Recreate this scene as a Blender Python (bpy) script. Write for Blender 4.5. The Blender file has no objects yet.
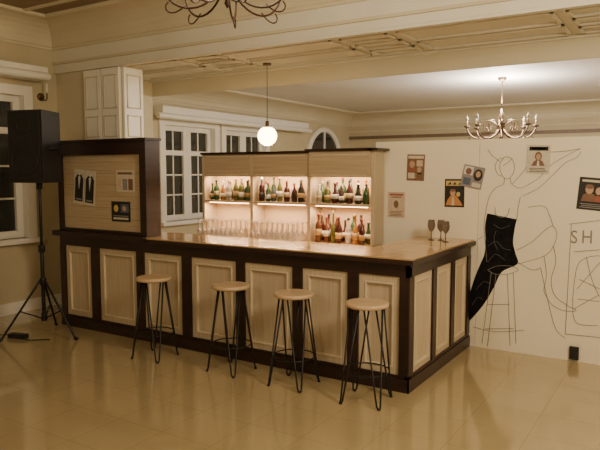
import bpy, bmesh, math, random
from mathutils import Vector, Matrix
random.seed(7)
COL=bpy.context.collection
# ---------------------------------------------------------------- materials
def mat(name,col,rough=.5,metal=0,emit=None,es=0,trans=0,col2=None,scale=None,kind=None,bump=0,coat=0,ior=None):
    m=bpy.data.materials.new(name);m.use_nodes=True
    nt=m.node_tree;b=nt.nodes['Principled BSDF']
    b.inputs['Base Color'].default_value=(*col,1);b.inputs['Roughness'].default_value=rough
    b.inputs['Metallic'].default_value=metal
    b.inputs['Transmission Weight'].default_value=trans
    b.inputs['Coat Weight'].default_value=coat
    if ior:b.inputs['IOR'].default_value=ior
    if emit:
        b.inputs['Emission Color'].default_value=(*emit,1);b.inputs['Emission Strength'].default_value=es
    if kind:
        tc=nt.nodes.new('ShaderNodeTexCoord');mp=nt.nodes.new('ShaderNodeMapping')
        mp.inputs['Scale'].default_value=scale
        nt.links.new(tc.outputs['Object'],mp.inputs['Vector'])
        n=nt.nodes.new('ShaderNodeTexNoise');n.inputs['Scale'].default_value=1;n.inputs['Detail'].default_value=5
        nt.links.new(mp.outputs['Vector'],n.inputs['Vector'])
        r=nt.nodes.new('ShaderNodeValToRGB')
        r.color_ramp.elements[0].position=.32;r.color_ramp.elements[1].position=.7
        r.color_ramp.elements[0].color=(*(col2 or col),1);r.color_ramp.elements[1].color=(*col,1)
        nt.links.new(n.outputs['Fac'],r.inputs['Fac']);nt.links.new(r.outputs['Color'],b.inputs['Base Color'])
        if bump:
            bp=nt.nodes.new('ShaderNodeBump');bp.inputs['Strength'].default_value=bump;bp.inputs['Distance'].default_value=.01
            nt.links.new(n.outputs['Fac'],bp.inputs['Height']);nt.links.new(bp.outputs['Normal'],b.inputs['Normal'])
    return m
WALL=mat('wall_paint',(.56,.49,.32),.7,kind='n',scale=(2,2,2),col2=(.51,.44,.28))
PLAS=mat('plaster_cream',(.62,.56,.40),.6,kind='n',scale=(1.5,1.5,1.5),col2=(.58,.52,.36))
CEILF=mat('ceiling_front_shaded',(.28,.20,.12),.7,kind='n',scale=(1,1,1),col2=(.24,.17,.10))  # dim light on the front ceiling is put into this dark brown
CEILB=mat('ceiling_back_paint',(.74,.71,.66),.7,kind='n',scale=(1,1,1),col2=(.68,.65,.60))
PART=mat('partition_paint',(.88,.81,.64),.65,kind='n',scale=(1.2,1.2,1.2),col2=(.84,.77,.60))
WHITE=mat('white_gloss_paint',(.84,.82,.73),.35,kind='n',scale=(3,3,3),col2=(.79,.77,.68))
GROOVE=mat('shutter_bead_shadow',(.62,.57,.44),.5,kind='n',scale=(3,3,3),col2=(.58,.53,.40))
COFF=mat('beam_coffer_paint',(.72,.69,.58),.5,kind='n',scale=(3,3,3),col2=(.68,.65,.54))
DARK=mat('dark_stained_wood',(.032,.013,.010),.36,kind='n',scale=(3,3,30),col2=(.018,.008,.006),bump=.1)
LIGHTW=mat('limed_oak_veneer',(.60,.50,.35),.5,kind='n',scale=(55,55,2.2),col2=(.49,.40,.27),bump=.05)
LIGHTH=mat('limed_oak_horizontal',(.56,.45,.30),.5,kind='n',scale=(2.2,30,60),col2=(.45,.35,.22))
BEAD=mat('panel_bead',(.72,.62,.45),.45,kind='n',scale=(8,8,8),col2=(.65,.55,.39))
SEAM=mat('board_seam',(.34,.25,.15),.5,kind='n',scale=(8,8,8),col2=(.28,.2,.12))
TOPW=mat('counter_varnished_wood',(.70,.47,.22),.2,kind='n',scale=(2.5,35,35),col2=(.55,.34,.15),coat=.4)
BACKB=mat('shelf_backboard',(.76,.58,.38),.6,kind='n',scale=(3,3,3),col2=(.70,.52,.33))
BLACK=mat('black_metal',(.012,.011,.011),.4,metal=.3,kind='n',scale=(9,9,9),col2=(.009,.009,.009))
BLKP=mat('black_plastic',(.010,.010,.012),.5,kind='n',scale=(60,60,60),col2=(.016,.016,.018))
GRILL=mat('speaker_grille',(.014,.014,.016),.6,kind='n',scale=(150,150,150),col2=(.005,.005,.006),bump=.4)
SEAT=mat('stool_seat_wood',(.66,.48,.30),.35,kind='n',scale=(4,40,40),col2=(.55,.39,.23))
BRASS=mat('aged_brass',(.16,.10,.055),.4,metal=.7,kind='n',scale=(20,20,20),col2=(.10,.065,.035))
IRON=mat('bronze_iron',(.07,.035,.02),.45,metal=.5,kind='n',scale=(20,20,20),col2=(.04,.02,.012))
CANDLE=mat('candle_sleeve',(.40,.32,.24),.5,kind='n',scale=(20,20,20),col2=(.34,.26,.18))
RAIL=mat('picture_rail_brown',(.20,.14,.08),.5,kind='n',scale=(20,20,20),col2=(.15,.10,.06))
NIGHT=mat('night_window_glass',(.018,.022,.022),.05,kind='n',scale=(2,2,2),col2=(.035,.036,.032),coat=.5)
BULB=mat('bulb_glow',(1,.8,.5),.4,emit=(1,.72,.38),es=14)
GLOBE=mat('globe_glow',(1,.85,.6),.3,emit=(1,.66,.32),es=22)
STRIP=mat('led_strip',(1,.8,.6),.4,emit=(1,.62,.33),es=16)
GLASS=mat('clear_glass',(.78,.75,.70),.05,trans=.72,ior=1.45)
WGL=mat('wine_glass_smoked',(.25,.2,.16),.03,trans=.7,ior=1.3)
INK=mat('mural_ink',(.20,.18,.15),.7,kind='n',scale=(30,30,30),col2=(.30,.27,.23))
BLKC=mat('black_paint_dress',(.006,.006,.007),.95,kind='n',scale=(25,25,25),col2=(.014,.014,.015))
BLKC.node_tree.nodes['Principled BSDF'].inputs['Specular IOR Level'].default_value=.1
def ftile():
    m=mat('floor_tiles',(.4,.3,.15),.28);nt=m.node_tree;b=nt.nodes['Principled BSDF']
    tc=nt.nodes.new('ShaderNodeTexCoord');br=nt.nodes.new('ShaderNodeTexBrick')
    br.offset=0;br.inputs['Scale'].default_value=1;br.inputs['Brick Width'].default_value=.42;br.inputs['Row Height'].default_value=.42
    br.inputs['Mortar Size'].default_value=.003;br.inputs['Mortar Smooth'].default_value=.3
    br.inputs['Color1'].default_value=(.50,.40,.215,1);br.inputs['Color2'].default_value=(.48,.38,.20,1);br.inputs['Mortar'].default_value=(.37,.29,.15,1)
    nt.links.new(tc.outputs['Object'],br.inputs['Vector'])
    n=nt.nodes.new('ShaderNodeTexNoise');n.inputs['Scale'].default_value=1.6;n.inputs['Detail'].default_value=6
    nt.links.new(tc.outputs['Object'],n.inputs['Vector'])
    mx=nt.nodes.new('ShaderNodeMixRGB');mx.blend_type='MULTIPLY';mx.inputs[0].default_value=.25
    nt.links.new(br.outputs['Color'],mx.inputs[1])
    r=nt.nodes.new('ShaderNodeMapRange');r.inputs['To Min'].default_value=.08;r.inputs['To Max'].default_value=.20
    nt.links.new(n.outputs['Fac'],r.inputs['Value']);nt.links.new(r.outputs['Result'],b.inputs['Roughness'])
    nt.links.new(n.outputs['Fac'],mx.inputs[2])
    b.inputs['Coat Weight'].default_value=.7;b.inputs['Coat Roughness'].default_value=.06
    nt.links.new(mx.outputs[0],b.inputs['Base Color']);return m
FLOOR=ftile()
def flat(name,c,rough=.6):
    return mat(name,c,rough,kind='n',scale=(20,20,20),col2=tuple(v*.85 for v in c))
# ---------------------------------------------------------------- mesh builder
class MB:
    def __init__(s):s.bm=bmesh.new();s.mats=[]
    def mi(s,m):
        if m not in s.mats:s.mats.append(m)
        return s.mats.index(m)
    def quad(s,pts,m,smooth=False):
        vs=[s.bm.verts.new(p) for p in pts];f=s.bm.faces.new(vs);f.material_index=s.mi(m);f.smooth=smooth;return f
    def box(s,x0,x1,y0,y1,z0,z1,m,M=None):
        c=[Vector((x,y,z)) for z in (z0,z1) for y in (y0,y1) for x in (x0,x1)]
        if M:c=[M@v for v in c]
        vs=[s.bm.verts.new(v) for v in c];i=s.mi(m)
        for q in ((0,2,3,1),(4,5,7,6),(0,1,5,4),(2,6,7,3),(0,4,6,2),(1,3,7,5)):
            f=s.bm.faces.new([vs[k] for k in q]);f.material_index=i
    def lathe(s,prof,loc,m,seg=16,M=None):
        rings=[];i=s.mi(m)
        for r,z in prof:
            ring=[]
            for k in range(seg):
                a=2*math.pi*k/seg;v=Vector((max(r,.0004)*math.cos(a),max(r,.0004)*math.sin(a),z))
                if M:v=M@v
                ring.append(s.bm.verts.new(v+Vector(loc)))
            rings.append(ring)
        for a,b in zip(rings,rings[1:]):
            for k in range(seg):
                f=s.bm.faces.new((a[k],a[(k+1)%seg],b[(k+1)%seg],b[k]));f.material_index=i;f.smooth=True
        f=s.bm.faces.new(rings[0][::-1]);f.material_index=i
        f=s.bm.faces.new(rings[-1]);f.material_index=i
    def tube(s,pts,r,m,seg=8,closed=False):
        pts=[Vector(p) for p in pts];n=len(pts);i=s.mi(m);rings=[];up=None
        for k,p in enumerate(pts):
            if closed:t=pts[(k+1)%n]-pts[k-1]
            else:t=pts[min(k+1,n-1)]-pts[max(k-1,0)]
            t.normalize()
            if up is None:
                up=Vector((0,0,1)) if abs(t.z)<.9 else Vector((1,0,0))
            u=(up-t*up.dot(t)).normalized();up=u;w=t.cross(u)
            rr=r[k] if isinstance(r,(list,tuple)) else r
            rings.append([s.bm.verts.new(p+u*rr*math.cos(2*math.pi*j/seg)+w*rr*math.sin(2*math.pi*j/seg)) for j in range(seg)])
        prs=list(zip(rings,rings[1:]))
        if closed:prs.append((rings[-1],rings[0]))
        for a,b in prs:
            for j in range(seg):
                f=s.bm.faces.new((a[j],a[(j+1)%seg],b[(j+1)%seg],b[j]));f.material_index=i;f.smooth=True
        if not closed:
            for rg in (rings[0][::-1],rings[-1]):
                f=s.bm.faces.new(rg);f.material_index=i
    def prism(s,prof,axis,a0,a1,m):
        i=s.mi(m)
        def P(a,p):return (a,p[0],p[1]) if axis=='x' else (p[0],a,p[1])
        A=[s.bm.verts.new(P(a0,p)) for p in prof];B=[s.bm.verts.new(P(a1,p)) for p in prof];n=len(prof)
        for k in range(n):
            f=s.bm.faces.new((A[k],A[(k+1)%n],B[(k+1)%n],B[k]));f.material_index=i
        for q in (A[::-1],B):
            f=s.bm.faces.new(q);f.material_index=i
    def done(s,name,parent=None,bevel=0,loc=None):
        bmesh.ops.recalc_face_normals(s.bm,faces=s.bm.faces)
        me=bpy.data.meshes.new(name);s.bm.to_mesh(me);s.bm.free()
        for m in s.mats:me.materials.append(m)
        o=bpy.data.objects.new(name,me);COL.objects.link(o)
        if loc:o.location=loc
        if parent:o.parent=parent
        if bevel:
            b=o.modifiers.new('b','BEVEL');b.width=bevel;b.segments=2;b.limit_method='ANGLE'
        return o
def bez(p0,p1,p2,p3,n=10):
    out=[]
    for k in range(n+1):
        t=k/n;u=1-t
        out.append(Vector(p0)*u**3+Vector(p1)*3*u*u*t+Vector(p2)*3*u*t*t+Vector(p3)*t**3)
    return out
def light(name,kind,loc,e,col,size=.2,rot=None,parent=None,sy=None):
    l=bpy.data.lights.new(name,kind);l.energy=e;l.color=col
    if kind=='AREA':
        l.size=size
        if sy:l.shape='RECTANGLE';l.size_y=sy
    else:l.shadow_soft_size=size
    o=bpy.data.objects.new(name,l);COL.objects.link(o);o.location=loc
    if rot:o.rotation_euler=rot
    if parent:o.parent=parent
    return o
# ---------------------------------------------------------------- room shell
XL,XR,YF,YB_=-7.0,4.5,-3.0,13.4
b=MB();b.box(XL-.3,XR+.3,YF-.3,YB_+.3,-.1,0,FLOOR);b.done('floor')
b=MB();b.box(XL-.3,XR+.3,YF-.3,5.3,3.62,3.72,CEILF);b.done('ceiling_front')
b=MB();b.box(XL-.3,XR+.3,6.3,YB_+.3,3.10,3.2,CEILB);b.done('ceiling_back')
wins=[(2.3,4.80,.92,2.72),(7.12,8.42,.95,2.52),(8.62,9.95,.95,2.52)]
b=MB();y=YF-.2
for (a,c,z0,z1) in wins:
    b.box(XL-.25,XL,y,a,0,3.65,WALL);b.box(XL-.25,XL,a,c,0,z0,WALL);b.box(XL-.25,XL,a,c,z1,3.65,WALL);y=c
b.box(XL-.25,XL,y,YB_+.2,0,3.65,WALL);b.done('wall_left')
b=MB();b.box(XL-.2,XR+.2,YB_,YB_+.2,0,3.3,WALL);b.done('wall_back')
b=MB();b.box(XR,XR+.2,YF-.2,YB_+.2,0,3.7,WALL);b.done('wall_right')
b=MB();b.box(XL-.2,XR+.2,YF-.2,YF,0,3.7,WALL);b.done('wall_front')
b=MB();b.box(XL,XL+.02,YF,5.2,0,.14,WHITE);b.box(XL,XL+.02,6.5,YB_,0,.14,WHITE);b.done('baseboard_left')
for k,(a,c,z0,z1) in enumerate(wins):
    b=MB();x=XL-.12
    b.box(x-.02,x,a,c,z0,z1,NIGHT)
    b.box(x-.03,XL+.03,a-.07,a+.05,z0-.05,z1+.07,WHITE);b.box(x-.03,XL+.03,c-.05,c+.07,z0-.05,z1+.07,WHITE)
    b.box(x-.03,XL+.03,a+.05,c-.05,z1-.05,z1+.07,WHITE);b.box(x-.03,XL+.10,a-.1,c+.1,z0-.06,z0,WHITE)
    n=2
    w=(c-a-.1)/n
    for i in range(n):
        p=a+.05+i*w
        b.box(x,x+.05,p,p+.09,z0,z1-.05,WHITE);b.box(x,x+.05,p+w-.09,p+w,z0,z1-.05,WHITE)
        b.box(x,x+.05,p+.09,p+w-.09,z0,z0+.09,WHITE);b.box(x,x+.05,p+.09,p+w-.09,z1-.13,z1-.05,WHITE)
        b.box(x,x+.045,p+.09,p+w-.09,z1-.52,z1-.44,WHITE)
        b.box(x,x+.02,p+w/2-.012,p+w/2+.012,z0+.09,z1-.13,WHITE)
        for zz in (1/3,2/3):
            zq=z0+.09+(z1-.6-z0)*zz;b.box(x,x+.02,p+.09,p+w-.09,zq-.012,zq+.012,WHITE)
    b.done('window_%d'%(k+1),bevel=.004)
b=MB();yc,zc,r=12.15,1.95,.72
pts=[(XL+.02,yc-r,.9)]+[(XL+.02,yc-r*math.cos(t*math.pi/16),zc+r*math.sin(t*math.pi/16)) for t in range(17)]+[(XL+.02,yc+r,.9)]
b.tube(pts,.06,WHITE,8)
vs=[(XL+.012,p[1],p[2]) for p in pts];b.quad(vs,NIGHT)
b.box(XL+.01,XL+.04,yc-.02,yc+.02,.9,zc+r,WHITE);b.box(XL+.01,XL+.04,yc-r,yc+r,zc-.02,zc+.02,WHITE);b.done('window_4')
b=MB();b.box(XL,-5.78,5.24,5.56,0,3.02,PLAS);b.box(XL,-6.52,5.56,6.46,0,3.02,PLAS);pier=b.done('wall_pier')
b=MB()
for x0,x1 in ((-6.42,-6.12),(-6.10,-5.80)):
    b.box(x0,x1,5.2,5.24,1.0,2.98,WHITE)
    for z0,z1 in ((1.1,2.08),(2.16,2.42),(2.50,2.90)):
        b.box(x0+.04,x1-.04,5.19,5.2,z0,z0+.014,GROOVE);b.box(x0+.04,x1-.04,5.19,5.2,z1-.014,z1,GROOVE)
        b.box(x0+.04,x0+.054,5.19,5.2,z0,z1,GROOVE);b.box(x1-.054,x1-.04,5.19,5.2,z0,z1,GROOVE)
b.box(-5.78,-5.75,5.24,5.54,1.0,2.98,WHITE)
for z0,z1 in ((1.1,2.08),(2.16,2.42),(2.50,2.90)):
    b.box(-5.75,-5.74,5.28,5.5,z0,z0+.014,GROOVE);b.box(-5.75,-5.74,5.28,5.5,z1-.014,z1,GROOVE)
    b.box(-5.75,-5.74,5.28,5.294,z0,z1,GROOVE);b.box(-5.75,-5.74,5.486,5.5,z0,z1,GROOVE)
b.done('folded_shutter_panels',bevel=.002,parent=pier)
b=MB();b.box(XL,XR,5.2,6.46,3.02,3.66,COFF)
z=3.02
def strip(x0,x1,y0,y1,h=.022):b.box(x0,x1,y0,y1,z-h,z,COFF)
strip(XL,XR,5.20,5.27,.03);strip(XL,XR,6.39,6.46,.03)
x=-6.4;k=0
while x<XR-.3:
    w=1.35 if k%2==0 else .5
    for (ya,yb) in ((5.36,5.62),(5.70,5.96),(6.04,6.30)) if k%2 else ((5.36,5.80),(5.88,6.30)):
        t=.03
        strip(x,x+w,ya,ya+t);strip(x,x+w,yb-t,yb);strip(x,x+t,ya,yb);strip(x+w-t,x+w,ya,yb)
    x+=w+.09;k+=1
b.done('beam_coffered',bevel=.003)
b=MB()
def crownprof(d,h,n=6):
    p=[(0,0),(.02,0),(.02,.03)]
    for k in range(n+1):
        a=k/n*math.pi/2;p.append((.03+(d-.05)*(1-math.cos(a)),.04+(h-.08)*math.sin(a)))
    p+=[(d,h-.03),(d,h),(0,h)]
    return p
P=crownprof(.36,.34)
b.prism([(5.2-u,3.28+v) for u,v in P],'x',XL,XR,PLAS)
b.prism([(XL+u,3.28+v) for u,v in P],'y',YF,5.2,PLAS)
b.box(XL,XR,5.175,5.2,3.10,3.13,PLAS)
b.box(XL,XR,4.55,4.60,3.60,3.62,PLAS)
b.done('trim_1')
b=MB();P=crownprof(.42,.30)
b.prism([(YB_-u,2.80+v) for u,v in P],'x',XL,XR,PLAS)
b.prism([(XL+u,2.80+v) for u,v in P],'y',6.46,YB_,PLAS)
b.prism([(6.46+u,2.80+.0+v) for u,v in crownprof(.12,.30)],'x',XL,XR,PLAS)
b.box(XL,XR,YB_-.03,YB_,2.50,2.57,RAIL)
b.box(XL,XR,YB_-.05,YB_,2.66,2.69,PLAS)
b.done('trim_2')
b=MB();b.box(XL,XL+.20,6.95,11.2,2.60,2.74,WHITE);b.tube([(XL+.24,6.8,2.58),(XL+.24,11.2,2.58)],.045,WHITE,12);b.done('pelmet_blind',bevel=.01)
b=MB();b.box(XL,XL+.24,2.0,4.95,2.86,3.02,WHITE);b.tube([(XL+.25,2.0,2.90),(XL+.25,4.95,2.90)],.05,WHITE,12);b.done('pelmet_blind',bevel=.01)
b=MB();b.lathe([(.05,0),(.05,.012),(.03,.02)],(XL,5.0,2.68),BRASS,12,Matrix.Rotation(math.pi/2,4,'Y'))
b.tube(bez((XL+.01,5.0,2.68),(XL+.1,5.0,2.6),(XL+.14,5.0,2.62),(XL+.13,5.0,2.72)),.008,BRASS)
b.lathe([(.012,0),(.014,.06),(.012,.07)],(XL+.13,5.0,2.72),WHITE,10);b.lathe([(.01,0),(.015,.02),(.003,.06)],(XL+.13,5.0,2.79),WHITE,10)
b.done('wall_sconce')
# ---------------------------------------------------------------- partition with mural
PY_=6.10
b=MB()
for x0,x1 in ((-2.87,-1.76),(-1.757,-.5),(-.497,.76),(.763,2.0),(2.003,3.2)):
    b.box(x0,x1,PY_,PY_+.1,0,2.05,PART)
b.box(-2.87,3.2,PY_+.01,PY_+.09,2.05,2.058,PART)
b.done('wall_partition')
def MP(px,py,off=.004):
    """mural sheet grid -> metres on the partition face"""
    u=px-463
    return Vector((-1.9+.0093*u-.0000031*u*u,PY_-off,1.75-(py-171)*(.0100-.0000081*u)))
def smooth(pts,n=6):
    out=[];m=len(pts)
    for i in range(m-1):
        p0=Vector(pts[max(i-1,0)]);p1=Vector(pts[i]);p2=Vector(pts[i+1]);p3=Vector(pts[min(i+2,m-1)])
        for k in range(n):
            t=k/n;out.append(.5*((2*p1)+(-p0+p2)*t+(2*p0-5*p1+4*p2-p3)*t*t+(-p0+3*p1-3*p2+p3)*t**3))
    out.append(Vector(pts[-1]));return out
b=MB()
def ln(pts,sm=True,r=.0024):
    p=smooth(pts) if sm else [Vector(q) for q in pts]
    b.tube([MP(q[0],q[1]) for q in p],r,INK,5)
ln([(504,158),(500,164),(501,172),(505,178),(510,178),(514,173),(515,166),(512,159),(506,157),(504,158)])
ln([(504,158),(498,160),(495,167),(498,174),(502,176)]);ln([(512,159),(508,163),(503,166)])
ln([(505,178),(504,184),(496,188),(490,196),(487,207)]);ln([(511,178),(513,184),(521,188),(527,186)])
ln([(527,186),(540,178),(552,165),(563,158),(572,153),(580,149)]);ln([(524,196),(540,188),(554,175),(566,163),(576,158),(581,152)])
ln([(513,184),(524,172),(532,160),(538,152)]);ln([(538,152),(560,152),(580,149)]);ln([(500,162),(492,156),(487,150)])
ln([(487,207),(485,225),(487,245),(489,262)]);ln([(522,197),(520,208),(519,220)])
ln([(496,207),(497,214),(503,217),(509,215),(511,208)])
ln([(520,250),(535,242),(548,230),(556,226),(560,234),(557,246),(548,256),(522,264)])
ln([(556,226),(552,215),(546,206),(530,207)]);ln([(557,246),(560,262),(556,280),(560,296),(572,306),(582,312),(570,312),(558,306),(551,296)])
ln([(548,256),(551,275),(549,290),(551,296)]);ln([(521,262),(536,270),(545,268)]);ln([(545,268),(553,300),(562,330),(572,340)])
ln([(490,270),(500,266),(514,266),(522,270),(512,274),(498,274),(490,270)])
for p in ([(494,272),(486,345)],[(499,274),(492,348)],[(511,274),(516,348)],[(517,273),(522,345)],[(491,305),(514,305)],[(489,330),(519,330)]):ln(p,False)
ln([(474,246),(478,240),(484,236)]);ln([(476,328),(500,333),(530,332)])
ln([(574,224),(572,336)],False);ln([(572,224),(604,220),(640,216)],False);ln([(572,336),(604,340),(640,344)],False);ln([(577,252),(604,250),(640,248)],False)
ln([(578,300),(581,268),(590,258),(604,256)]);ln([(578,300),(582,324),(604,328)]);ln([(583,300),(604,303)]);ln([(590,258),(596,280),(604,298)])
for p in ([(582,290),(604,262)],[(584,280),(604,290)],[(580,310),(604,296)]):ln(p)
mural=b.done('mural_line_drawing')
for ch,px in (('S',573.5),('H',584)):
    t=bpy.data.curves.new('t','FONT');t.body=ch;t.size=.17;t.extrude=.001
    o=bpy.data.objects.new('letter_'+ch,t);COL.objects.link(o);o.location=MP(px,243,.003);o.rotation_euler=(math.pi/2,0,0)
    o.scale=(.8,1,1);t.materials.append(INK);o.parent=mural
# dress: left and right contours, stitched as strips
b=MB()
Lc=smooth([(488,213),(486,226),(487,240),(486,254),(482,264),(477,276),(472,292),(468,310),(469,322)],5)
Rc=smooth([(519,219),(517,230),(516,243),(519,254),(521,264),(505,272),(497,288),(486,306),(472,322)],5)
Z=b.mi(BLKC)
for off in (.003,):
    A=[b.bm.verts.new(MP(p[0],p[1],off)) for p in Lc];B=[b.bm.verts.new(MP(p[0],p[1],off)) for p in Rc]
    for k in range(len(A)-1):
        f=b.bm.faces.new((A[k],B[k],B[k+1],A[k+1]));f.material_index=Z
cap=[b.bm.verts.new(MP(q[0],q[1],.003)) for q in smooth([(488,213),(494,218),(502,217),(510,219),(519,219)],4)]
cb=[b.bm.verts.new(MP(488+31*k/16,220.5,.0031)) for k in range(17)]
for k in range(16):
    f=b.bm.faces.new((cap[k],cap[k+1],cb[k+1],cb[k]));f.material_index=Z
SPK=mat('dress_silver_ink',(.22,.22,.22),.5)
for seg in ([(495,224),(503,228),(512,225)],[(490,246),(498,241),(506,248),(514,250)],[(490,262),(498,254),(508,260)],[(478,290),(486,282),(494,284)],[(474,306),(480,298),(486,300)],[(498,230),(496,240),(500,250)]):
    b.tube([MP(q[0],q[1],.0045) for q in smooth(seg)],.0012,SPK,5)
b.done('black_dress',parent=mural)
b=MB();b.box(-.88,-.80,PY_-.03,PY_-.001,.02,.14,BLKP);b.box(-.87,-.81,PY_-.034,PY_-.03,.05,.11,BLKP);b.done('wall_socket_box',bevel=.004)
# posters -------------------------------------------------------
PC={k:flat('print_'+k,c) for k,c in dict(cream=(.66,.60,.47),pink=(.66,.52,.40),red=(.34,.10,.06),black=(.02,.018,.018),orange=(.60,.27,.08),yellow=(.66,.50,.18),grey=(.30,.28,.27),brown=(.22,.12,.07),blue=(.10,.13,.20),white=(.75,.72,.65),skin=(.55,.35,.22)).items()}
def disc(b,u,v,r,c,w,h,M,off=-.0046,asp=1.0,n=14):
    m=PC[c];b.quad([M@Vector((-w/2+u*w+r*math.cos(2*math.pi*k/n),off,-h/2+v*h+asp*r*math.sin(2*math.pi*k/n))) for k in range(n)],m)
def poster(x0,x1,z0,z1,y,base,shapes,tilt=0,discs=(),polys=(),name='poster'):
    b=MB();w=x1-x0;h=z1-z0;M=Matrix.Rotation(tilt,4,'Y')
    b.box(-w/2,w/2,-.003,0,-h/2,h/2,PC[base],M)
    for (u0,u1,v0,v1,c) in shapes:
        b.box(-w/2+u0*w,-w/2+u1*w,-.0042,-.003,-h/2+v0*h,-h/2+v1*h,PC[c],M)
    for k,(pl,c) in enumerate(polys):
        b.quad([M@Vector((-w/2+u*w,-.0044-.0001*k,-h/2+v*h)) for u,v in pl],PC[c])
    for k,(u,v,r,c,asp) in enumerate(discs):disc(b,u,v,r,c,w,h,M,-.0058-.0001*k,asp)
    return b.done(name,loc=(x0+w/2,y,z0+h/2))
txt=lambda v0,n,c,dx=.1:[(dx+.06*(i%2),1-dx-.05*(i%3),v0+i*.055,v0+i*.055+.022,c) for i in range(n)]
YQ=PY_-.0015
poster(-2.72,-2.53,1.26,1.53,YQ,'pink',[(.1,.9,.86,.93,'red'),(.2,.8,.78,.82,'brown')]+txt(.06,4,'brown'),0,[(.5,.55,.045,'cream',1.2),(.5,.52,.028,'brown',1.5)])
poster(-2.51,-2.32,1.65,1.92,YQ,'brown',[(.06,.94,.84,.95,'cream'),(.55,.9,.55,.78,'pink'),(.08,.45,.08,.30,'cream')]+txt(.06,4,'cream',.5),.03,[(.3,.62,.03,'skin',1.2),(.72,.42,.025,'skin',1.2)],[([(.12,.34),(.48,.34),(.40,.55),(.2,.55)],'red'),([(.6,.25),(.86,.25),(.8,.38),(.66,.38)],'black')])
poster(-2.10,-1.90,1.39,1.67,YQ,'black',[(.06,.94,.76,.94,'yellow')],0,[(.42,.52,.028,'skin',1.3),(.70,.46,.020,'yellow',1.2),(.42,.60,.03,'brown',.5)],[([(.06,.06),(.94,.06),(.80,.22),(.60,.40),(.46,.44),(.30,.40),(.15,.25)],'orange'),([(.36,.06),(.52,.06),(.47,.36),(.40,.36)],'cream'),([(.14,.80),(.30,.90),(.34,.80)],'black'),([(.40,.80),(.52,.90),(.60,.80)],'black'),([(.66,.80),(.82,.90),(.88,.80)],'black')])
poster(-1.925,-1.715,1.585,1.80,YQ-.006,'grey',[(.05,.48,.56,.94,'white'),(.1,.45,.1,.42,'blue'),(.55,.94,.06,.26,'cream')],.2,[(.74,.62,.045,'black',1.3),(.74,.66,.024,'skin',1.3),(.27,.72,.03,'brown',1.1)])
poster(-1.31,-1.11,1.73,1.99,YQ-.006,'cream',[(.08,.92,.80,.94,'black'),(.16,.84,.84,.90,'yellow')]+txt(.05,3,'black'),.02,[(.5,.60,.032,'brown',1.3),(.5,.58,.020,'skin',1.4)],[([(.2,.26),(.8,.26),(.70,.42),(.56,.48),(.44,.48),(.30,.42)],'brown'),([(.44,.26),(.56,.26),(.53,.46),(.47,.46)],'white')])
poster(-.86,-.62,1.40,1.69,YQ,'black',[(.1,.9,.86,.93,'cream')]+txt(.06,3,'grey'),.08,[(.38,.64,.034,'skin',1.3),(.38,.72,.036,'brown',.6),(.70,.60,.026,'skin',1.3)],[([(.12,.26),(.66,.26),(.58,.48),(.44,.52),(.30,.52),(.18,.46)],'brown'),([(.55,.26),(.92,.26),(.86,.44),(.62,.46)],'red')])
# ---------------------------------------------------------------- bar counter
b=MB()
BX0,BX1,BY=-6.04,-1.82,4.50;BYE=6.098
b.box(BX0,BX1,BY+.03,BY+.06,.0,1.0,LIGHTW)
b.box(BX1-.06,BX1-.03,BY+.03,BYE-.005,0,1.0,LIGHTW)
b.box(BX0,BX1,BY,BY+.03,0,.13,DARK);b.box(BX0,BX1+.012,BY-.012,BY,0,.105,DARK)
b.box(BX0,BX1,BY,BY+.03,.92,1.025,DARK)
b.box(BX1-.03,BX1,BY,BYE-.005,0,.13,DARK);b.box(BX1,BX1+.012,BY-.012,BYE-.005,0,.105,DARK);b.box(BX1-.03,BX1,BY,BYE-.005,.92,1.025,DARK)
posts=[(-6.04,-5.95),(-5.52,-5.39),(-4.82,-4.71),(-4.19,-4.07),(-3.52,-3.42),(-2.90,-2.80),(-2.36,-2.26),(-1.90,-1.82)]
for a,c in posts:b.box(a,c,BY-.005,BY+.03,.13,.92,DARK)
def panel_x(a,c):
    z0,z1=.13,.92
    for i,(w,d,m) in enumerate(((.055,.018,LIGHTW),(.012,.024,BEAD))):
        q=0 if i==0 else .055
        y0=BY+.03-d
        b.box(a+q,c-q,y0,BY+.03,z0+q,z0+q+w,m);b.box(a+q,c-q,y0,BY+.03,z1-q-w,z1-q,m)
        b.box(a+q,a+q+w,y0,BY+.03,z0+q+w,z1-q-w,m);b.box(c-q-w,c-q,y0,BY+.03,z0+q+w,z1-q-w,m)
for (a,c),(d,e) in zip(posts,posts[1:]):panel_x(c,d)
ps=[(4.50,4.60),(5.03,5.12),(5.52,5.61),(6.0,6.093)]
for a,c in ps:b.box(BX1-.03,BX1+.005,a,c,.13,.92,DARK)
for (a0,c),(d,e0) in zip(ps,ps[1:]):
    z0,z1=.13,.92
    for i,(w,dd,m) in enumerate(((.05,.018,LIGHTW),(.012,.024,BEAD))):
        q=0 if i==0 else .05
        x1=BX1-.03+dd
        b.box(BX1-.03,x1,c+q,d-q,z0+q,z0+q+w,m);b.box(BX1-.03,x1,c+q,d-q,z1-q-w,z1-q,m)
        b.box(BX1-.03,x1,c+q,c+q+w,z0+q+w,z1-q-w,m);b.box(BX1-.03,x1,d-q-w,d-q,z0+q+w,z1-q-w,m)
b.box(BX0,BX0+.03,BY+.03,5.02,0,1.02,DARK);b.box(BX0+.03,-2.32,4.99,5.02,0,1.02,DARK);b.box(-2.35,-2.32,5.02,BYE-.005,0,1.02,DARK)
def top(x0,x1,y0,y1):
    b.box(x0,x1,y0,y1,1.025,1.062,DARK)
top(BX0-.04,BX1+.05,BY-.05,5.06);top(-2.40,BX1+.05,5.06,BYE-.005)
b.box(BX0-.0,BX1+.03,BY-.03,5.04,1.062,1.074,TOPW);b.box(-2.38,BX1+.03,5.04,BYE-.005,1.062,1.074,TOPW)
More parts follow.
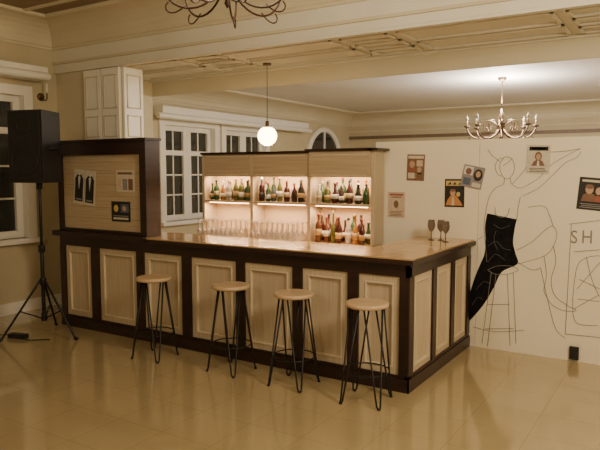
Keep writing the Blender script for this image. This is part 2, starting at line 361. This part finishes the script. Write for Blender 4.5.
SX0,SX1=-6.04,-4.66
b.box(SX0+.06,SX1-.08,BY+.03,BY+.06,1.074,1.95,LIGHTH)
b.box(SX0,SX0+.06,BY,BY+.10,1.074,2.06,DARK);b.box(SX1-.09,SX1,BY,BY+.20,1.074,2.06,DARK)
b.box(SX0+.06,SX1-.09,BY,BY+.10,1.92,2.06,DARK);b.box(SX0-.02,SX1+.02,BY-.02,BY+.21,2.06,2.085,DARK)
b.box(SX0+.06,SX1-.09,BY,BY+.06,1.074,1.12,DARK);b.box(SX0-.04,SX1+.02,BY-.07,BY,1.03,1.085,DARK)
b.box(SX0+.06,SX1-.09,BY+.07,BY+.10,1.074,1.92,DARK)
for zz in (1.24,1.36,1.48,1.60,1.72,1.84):b.box(SX0+.06,SX1-.09,BY+.0285,BY+.03,zz,zz+.004,SEAM)
bar=b.done('bar_counter',bevel=.004)
py=BY+.027
def tux(o):
    return [([(o,.08),(o+.38,.08),(o+.38,.74),(o+.26,.88),(o+.12,.88),(o,.74)],'black'),([(o+.12,.88),(o+.19,.40),(o+.26,.88)],'white'),([(o+.13,.86),(o+.19,.82),(o+.13,.78)],'black'),([(o+.25,.86),(o+.19,.82),(o+.25,.78)],'black'),([(o+.05,.12),(o+.33,.12),(o+.33,.16),(o+.05,.16)],'grey')]
poster(-5.80,-5.45,1.38,1.76,py,'cream',[(.495,.505,0,1,'grey')],.10,[],tux(.06)+tux(.56),name='pinned_notice')
poster(-5.12,-4.85,1.53,1.76,py,'cream',[(.1,.9,.80,.9,'brown'),(.08,.3,.1,.6,'pink'),(.36,.62,.1,.6,'grey'),(.68,.92,.1,.6,'brown')],name='pinned_notice')
poster(-5.20,-4.92,1.22,1.43,py,'black',[(.5,.92,.45,.88,'blue'),(.1,.9,.1,.2,'cream'),(.1,.9,.26,.3,'grey')],0,[(.26,.65,.035,'yellow',1.1),(.7,.66,.026,'skin',1.1)],name='pinned_notice')
# ---------------------------------------------------------------- back bar shelving
b=MB()
SY0,SY1=5.84,6.08
bays=[-5.06,-4.33,-3.55,-2.78]
b.box(-5.10,-2.80,5.60,SY1,.0,.94,DARK);b.box(-5.14,-2.78,5.56,SY1,.94,.975,TOPW)
b.box(-5.08,-2.78,SY1,SY1+.02,.0,1.95,BACKB)
b.box(-5.08,-2.78,SY1-.005,SY1,.975,1.70,BACKB)
for i,x in enumerate(bays):
    b.box(x-.02,x+.02,SY0,SY1-.005,.975,1.95 if i<3 else 1.97,LIGHTW)
for i in range(3):
    x0,x1=bays[i]+.02,bays[i+1]-.02
    y=SY0-(.03 if i==2 else 0);dz=.015 if i==2 else 0
    b.box(x0,x1,SY0,SY1-.005,1.375,1.40,LIGHTH)
    b.box(x0,x1,y,SY0+.02,1.685,1.945+dz,LIGHTH)
    b.box(x0,x1,SY0+.02,SY1-.005,1.70,1.72,LIGHTH)
    b.box(x0+.03,x1-.03,y-.006,y,1.70,1.712,BEAD);b.box(x0+.03,x1-.03,y-.006,y,1.915,1.927,BEAD)
    b.box(x0-.04,x1+.04,y-.03,SY1+.02,1.945+dz,1.972+dz,DARK)
    b.box(x0+.05,x1-.05,SY0+.03,SY0+.045,1.69,1.70,STRIP)
    b.box(x0+.05,x1-.05,SY0+.03,SY0+.045,1.366,1.375,STRIP)
b.box(-2.82,-2.70,SY0-.06,SY1,1.96,1.985,DARK)
sh=b.done('back_bar_shelving',bevel=.002)
for i in range(3):
    xc=(bays[i]+bays[i+1])/2
    light('shelf_light','AREA',(xc,SY0+.05,1.683),6.0,(1,.66,.38),.6,(math.radians(25),0,0),sh,.03)
    light('shelf_light','AREA',(xc,SY0+.02,1.36),8.0,(1,.64,.36),.6,(math.radians(-12),0,0),sh,.03)
BOT=[mat('bottle_'+n,c,.08,trans=t) for n,c,t in (('clear',(.75,.72,.66),.6),('green',(.03,.08,.03),.1),('brown',(.10,.035,.012),.1),('black',(.012,.012,.012),0),('amber',(.45,.19,.04),.3),('clear2',(.70,.66,.58),.6),('grey',(.10,.11,.12),.2),('olive',(.12,.12,.03),.1),('wine',(.05,.012,.012),.1))]
LAB=[flat('label_'+n,c) for n,c in (('white',(.7,.67,.58)),('gold',(.5,.35,.14)),('ochre',(.42,.26,.10)),('black',(.03,.03,.03)),('tan',(.5,.38,.22)),('ivory',(.66,.6,.48)))]
CAP=[flat('cap_'+n,c) for n,c in (('gold',(.45,.28,.08)),('black',(.02,.02,.02)),('red',(.22,.03,.02)),('white',(.6,.6,.55)),('dark',(.03,.02,.015)))]
def bottle(b,x,y,z,h,r,kind):
    m=random.choice(BOT);
    if kind==0:p=[(r*.9,0),(r,.01),(r,h*.6),(r*.75,h*.68),(r*.36,h*.76),(r*.32,h*.95),(r*.38,h*.96),(r*.38,h)]
    elif kind==1:p=[(r*.9,0),(r,.01),(r,h*.52),(r*.9,h*.6),(r*.5,h*.75),(r*.33,h*.85),(r*.33,h)]
    elif kind==2:p=[(r*.8,0),(r*1.1,.02),(r*1.15,h*.35),(r*.9,h*.5),(r*.4,h*.6),(r*.33,h*.9),(r*.42,h*.91),(r*.42,h)]
    else:p=[(r*.95,0),(r,.008),(r*.93,h*.3),(r,h*.66),(r*.5,h*.72),(r*.4,h*.82),(r*.4,h)]
    b.lathe(p,(x,y,z),m,12)
    b.lathe([(r*.41,0),(r*.43,h*.09),(r*.3,h*.10)],(x,y,z+h*.93),random.choice(CAP),10)
    if random.random()<.85:
        l=random.choice(LAB);z0=.15+.1*random.random();rr=r*(1.17 if kind==2 else 1.02)
        b.lathe([(rr,h*z0),(rr,h*(z0+.22))],(x,y,z),l,12)
def row(b,x0,x1,z,hmin,hmax,ys):
    for y in ys:
        x=x0+random.uniform(.0,.03)
        while x<x1:
            r=random.uniform(.028,.04);bottle(b,x,y+random.uniform(-.008,.008),z,random.uniform(hmin,hmax),r,random.choice((0,0,1,1,2,3)));x+=2*r+random.uniform(.008,.045)
b=MB()
for i in range(3):row(b,bays[i]+.08,bays[i+1]-.07,1.401,.19,.27,(5.90,5.99))
row(b,bays[2]+.08,bays[3]-.07,.976,.22,.34,(5.88,5.98))
b.done('liquor_bottles',parent=None)
b=MB()
def stem(b,x,y,z,h=.17,r=.03,flip=False):
    p=[(r*.95,0),(r*.9,.004),(.005,.012),(.0045,h*.48),(r*.5,h*.55),(r,h*.72),(r*.95,h)]
    if flip:p=[(q[0],h-q[1]) for q in p[::-1]]
    b.lathe(p,(x,y,z),GLASS,12)
for i in range(2):
    x=bays[i]+.06
    while x<bays[i+1]-.05:
        for y in (5.68,5.77,5.86,5.96):stem(b,x+random.uniform(-.003,.003),y,.976,.20,.029,flip=True)
        x+=.070
b.done('glassware_rows')
for (x,y) in ((-2.14,5.84),(-2.05,5.86),(-1.96,5.74)):
    b=MB();b.lathe([(.034,0),(.03,.004),(.006,.012),(.005,.08),(.02,.095),(.036,.125),(.038,.15),(.030,.20)],(0,0,0),WGL,16);b.done('wine_glass',loc=(x,y,1.0745))
# ---------------------------------------------------------------- stools
def stool(x,y,rot):
    b=MB();R_=.165;H=.765
    b.lathe([(R_-.012,H-.034),(R_,H-.026),(R_,H-.010),(R_-.010,H)],(0,0,0),SEAT,40)
    b.lathe([(.12,H-.042),(.12,H-.034)],(0,0,0),BLACK,24)
    for k in range(4):
        a=math.pi/4+k*math.pi/2;ca,sa=math.cos(a),math.sin(a)
        def P(rad,t,z):return (rad*ca-t*sa,rad*sa+t*ca,z)
        pts=[P(.105,-.075,H-.038),P(.205,-.016,.03),P(.213,-.011,.012),P(.215,0,.007),P(.213,.011,.012),P(.205,.016,.03),P(.105,.075,H-.038)]
        b.tube(pts,.0072,BLACK,8)
        b.lathe([(.012,0),(.014,.006),(.008,.014)],P(.213,0,0),BLACK,8)
    z=.24;rr=.105+(.205-.105)*(1-(z-.03)/(H-.07))
    b.tube([(rr*math.cos(t*math.pi/16),rr*math.sin(t*math.pi/16),z) for t in range(32)],.0055,BLACK,6,closed=True)
    o=b.done('bar_stool');o.location=(x,y,0);o.rotation_euler=(0,0,rot)
for x,y,r in ((-4.22,4.15,.1),(-3.36,4.22,-.05),(-2.70,4.21,.0),(-2.03,4.19,.12)):stool(x,y,r)
# ---------------------------------------------------------------- PA speaker on tripod
b=MB()
M=Matrix.Translation((0,0,-.04))@Matrix.Rotation(math.radians(16),4,'Z')
w1,w2,d=.205,.13,.19
def tb(z,wf,wb,df,db):return [M@Vector(v) for v in ((-wf,-df,z),(wf,-df,z),(wb,db,z),(-wb,db,z))]
def hexa(A,B,m):
    i=b.mi(m);a=[b.bm.verts.new(v) for v in A];c=[b.bm.verts.new(v) for v in B]
    for q in ([a[3],a[2],a[1],a[0]],c,[a[0],a[1],c[1],c[0]],[a[1],a[2],c[2],c[1]],[a[2],a[3],c[3],c[2]],[a[3],a[0],c[0],c[3]]):
        f=b.bm.faces.new(q);f.material_index=i
hexa(tb(1.67,w1,w2,d,d),tb(2.40,w1,w2,d,d),BLKP)
b.box(-.185,.185,-.205,-.19,1.70,2.37,GRILL,M)
b.box(-.195,.195,-.198,-.19,1.685,1.70,BLKP,M);b.box(-.195,.195,-.198,-.19,2.37,2.385,BLKP,M)
def ring(zc,r):b.tube([M@Vector((r*math.cos(t*math.pi/16),-.207,zc+r*math.sin(t*math.pi/16))) for t in range(32)],.006,BLKP,6,closed=True)
ring(1.89,.155);ring(2.24,.08)
for s in (-1,1):b.tube([M@Vector((s*.185,-.06,2.02)),M@Vector((s*.205,-.04,2.02)),M@Vector((s*.20,.06,2.02)),M@Vector((s*.165,.08,2.02))],.010,BLKP,6)
b.lathe([(.03,1.56),(.03,1.63)],(0,0,0),BLACK,12)
b.tube([(0,0,.18),(0,0,.95)],.020,BLACK,12);b.tube([(0,0,.9),(0,0,1.60)],.0155,BLACK,12)
b.lathe([(.03,.90),(.034,.91),(.034,.97),(.028,.98)],(0,0,0),BLACK,12);b.lathe([(.03,.55),(.034,.56),(.034,.62),(.03,.63)],(0,0,0),BLACK,12);b.lathe([(.028,.17),(.03,.18),(.03,.24),(.024,.25)],(0,0,0),BLACK,12)
for k in range(3):
    a=math.radians(8+k*120);c,s=math.cos(a),math.sin(a)
    b.tube([(.03*c,.03*s,.60),(.43*c,.43*s,.022)],.012,BLACK,8);b.tube([(.025*c,.025*s,.20),(.235*c,.235*s,.30)],.008,BLACK,8)
    b.tube([(.41*c,.41*s,.035),(.45*c,.45*s,.019)],.018,BLACK,8)
b.done('pa_speaker_on_tripod',loc=(-5.74,4.05,0),bevel=.004)
b=MB();b.box(-.10,.10,-.04,.04,0,.045,BLKP,Matrix.Rotation(.3,4,'Z'));b.tube(bez((.08,0,.03),(.25,-.1,.007),(.25,.1,.007),(.36,.12,.008)),.006,BLKP);b.tube(bez((-.08,0,.03),(-.3,-.2,.007),(-.5,.1,.007),(-.9,.2,.008)),.006,BLKP);b.done('power_strip',loc=(-5.92,3.86,0),bevel=.01)
# ---------------------------------------------------------------- pendant and chandeliers
b=MB();px,pyy=-4.20,5.98
b.lathe([(.05,2.965),(.05,2.985),(.02,2.992)],(0,0,0),BRASS,16);b.tube([(0,0,2.32),(0,0,2.98)],.004,BLACK,6)
b.lathe([(.012,2.33),(.022,2.32),(.022,2.25),(.03,2.24)],(0,0,0),BRASS,14)
b.lathe([(.028,2.255)]+[(.112*math.sin(t*math.pi/12),2.155+.112*math.cos(t*math.pi/12)) for t in range(2,12)]+[(.002,2.043)],(0,0,0),GLOBE,24)
b.done('pendant_lamp',loc=(px,pyy,0))
light('pendant_bulb_light','POINT',(px,pyy-.0,1.97),30,(1,.70,.38),.06)
def chandelier(name,loc,ztop,R,arms,m,lit,f=1.0):
    b=MB();x,y,z=loc
    b.tube([(0,0,.30),(0,0,ztop-z)],.008,m,8);b.lathe([(.02,ztop-z-.06),(.06,ztop-z-.03),(.065,ztop-z)],(0,0,0),m,16)
    b.lathe([(.004,-.10),(.02,-.07),(.012,-.05),(.04,-.01),(.045,.03),(.03,.07),(.015,.12),(.03,.17),(.035,.21),(.015,.26),(.01,.32)],(0,0,0),m,16)
    for k in range(arms):
        a=2*math.pi*k/arms+.3;c,s=math.cos(a),math.sin(a)
        def P(r,zz):return (r*c,r*s,zz)
        b.tube(bez(P(.04,.02),P(R*.4,-.18),P(R*.95,-.14),P(R,.06),12),.009*f,m,8)
        b.tube(bez(P(.04,.05),P(R*.3,.22),P(R*.55,.16),P(R*.5,.03),10)+bez(P(R*.5,.03),P(R*.46,-.03),P(R*.36,.02),P(R*.42,.06),6)[1:],.006*f,m,6)
        b.tube(bez(P(R*.62,-.09),P(R*.85,-.20),P(R*1.0,-.12),P(R*.88,-.08),8),.006*f,m,6)
        b.lathe([(.01,0),(.04,.015),(.045,.03),(.015,.03)],P(R,.05),m,12)
        b.lathe([(.012,0),(.012,.07),(.009,.075)],P(R,.08),CANDLE,10)
        b.lathe([(.008,0),(.019,.02),(.017,.04),(.003,.075)],P(R,.155),BULB if lit else CANDLE,10)
    return b.done(name,loc=(x,y,z))
chandelier('chandelier',(-2.38,9.3,2.33),3.10,.48,8,BRASS,False,1.2)
chandelier('chandelier',(-2.57,3.22,2.89),3.62,.42,7,IRON,True,.8)
W=(1,.83,.59)
light('chandelier_light','POINT',(-2.57,3.22,3.2),45,W,.25)
light('chandelier_light','POINT',(-2.38,9.3,2.72),240,(1,.88,.77),.25)
light('hall_lamp','POINT',(.8,2.8,2.9),350,W,.35)
light('hall_lamp','POINT',(-2.6,-.8,2.9),95,W,.35)
light('hall_lamp','POINT',(2.2,9.5,2.4),150,(1,.86,.73),.3)
w=bpy.data.worlds.new('w');w.use_nodes=True;w.node_tree.nodes['Background'].inputs[0].default_value=(.01,.012,.02,1);bpy.context.scene.world=w
# ---------------------------------------------------------------- camera
c=bpy.data.cameras.new('camera');c.sensor_width=36;c.lens=622/600*36;c.clip_start=.05
o=bpy.data.objects.new('camera',c);COL.objects.link(o);o.location=(0,0,1.75)
o.rotation_euler=(math.pi/2-math.atan(54/622),0,math.radians(32.1));bpy.context.scene.camera=o
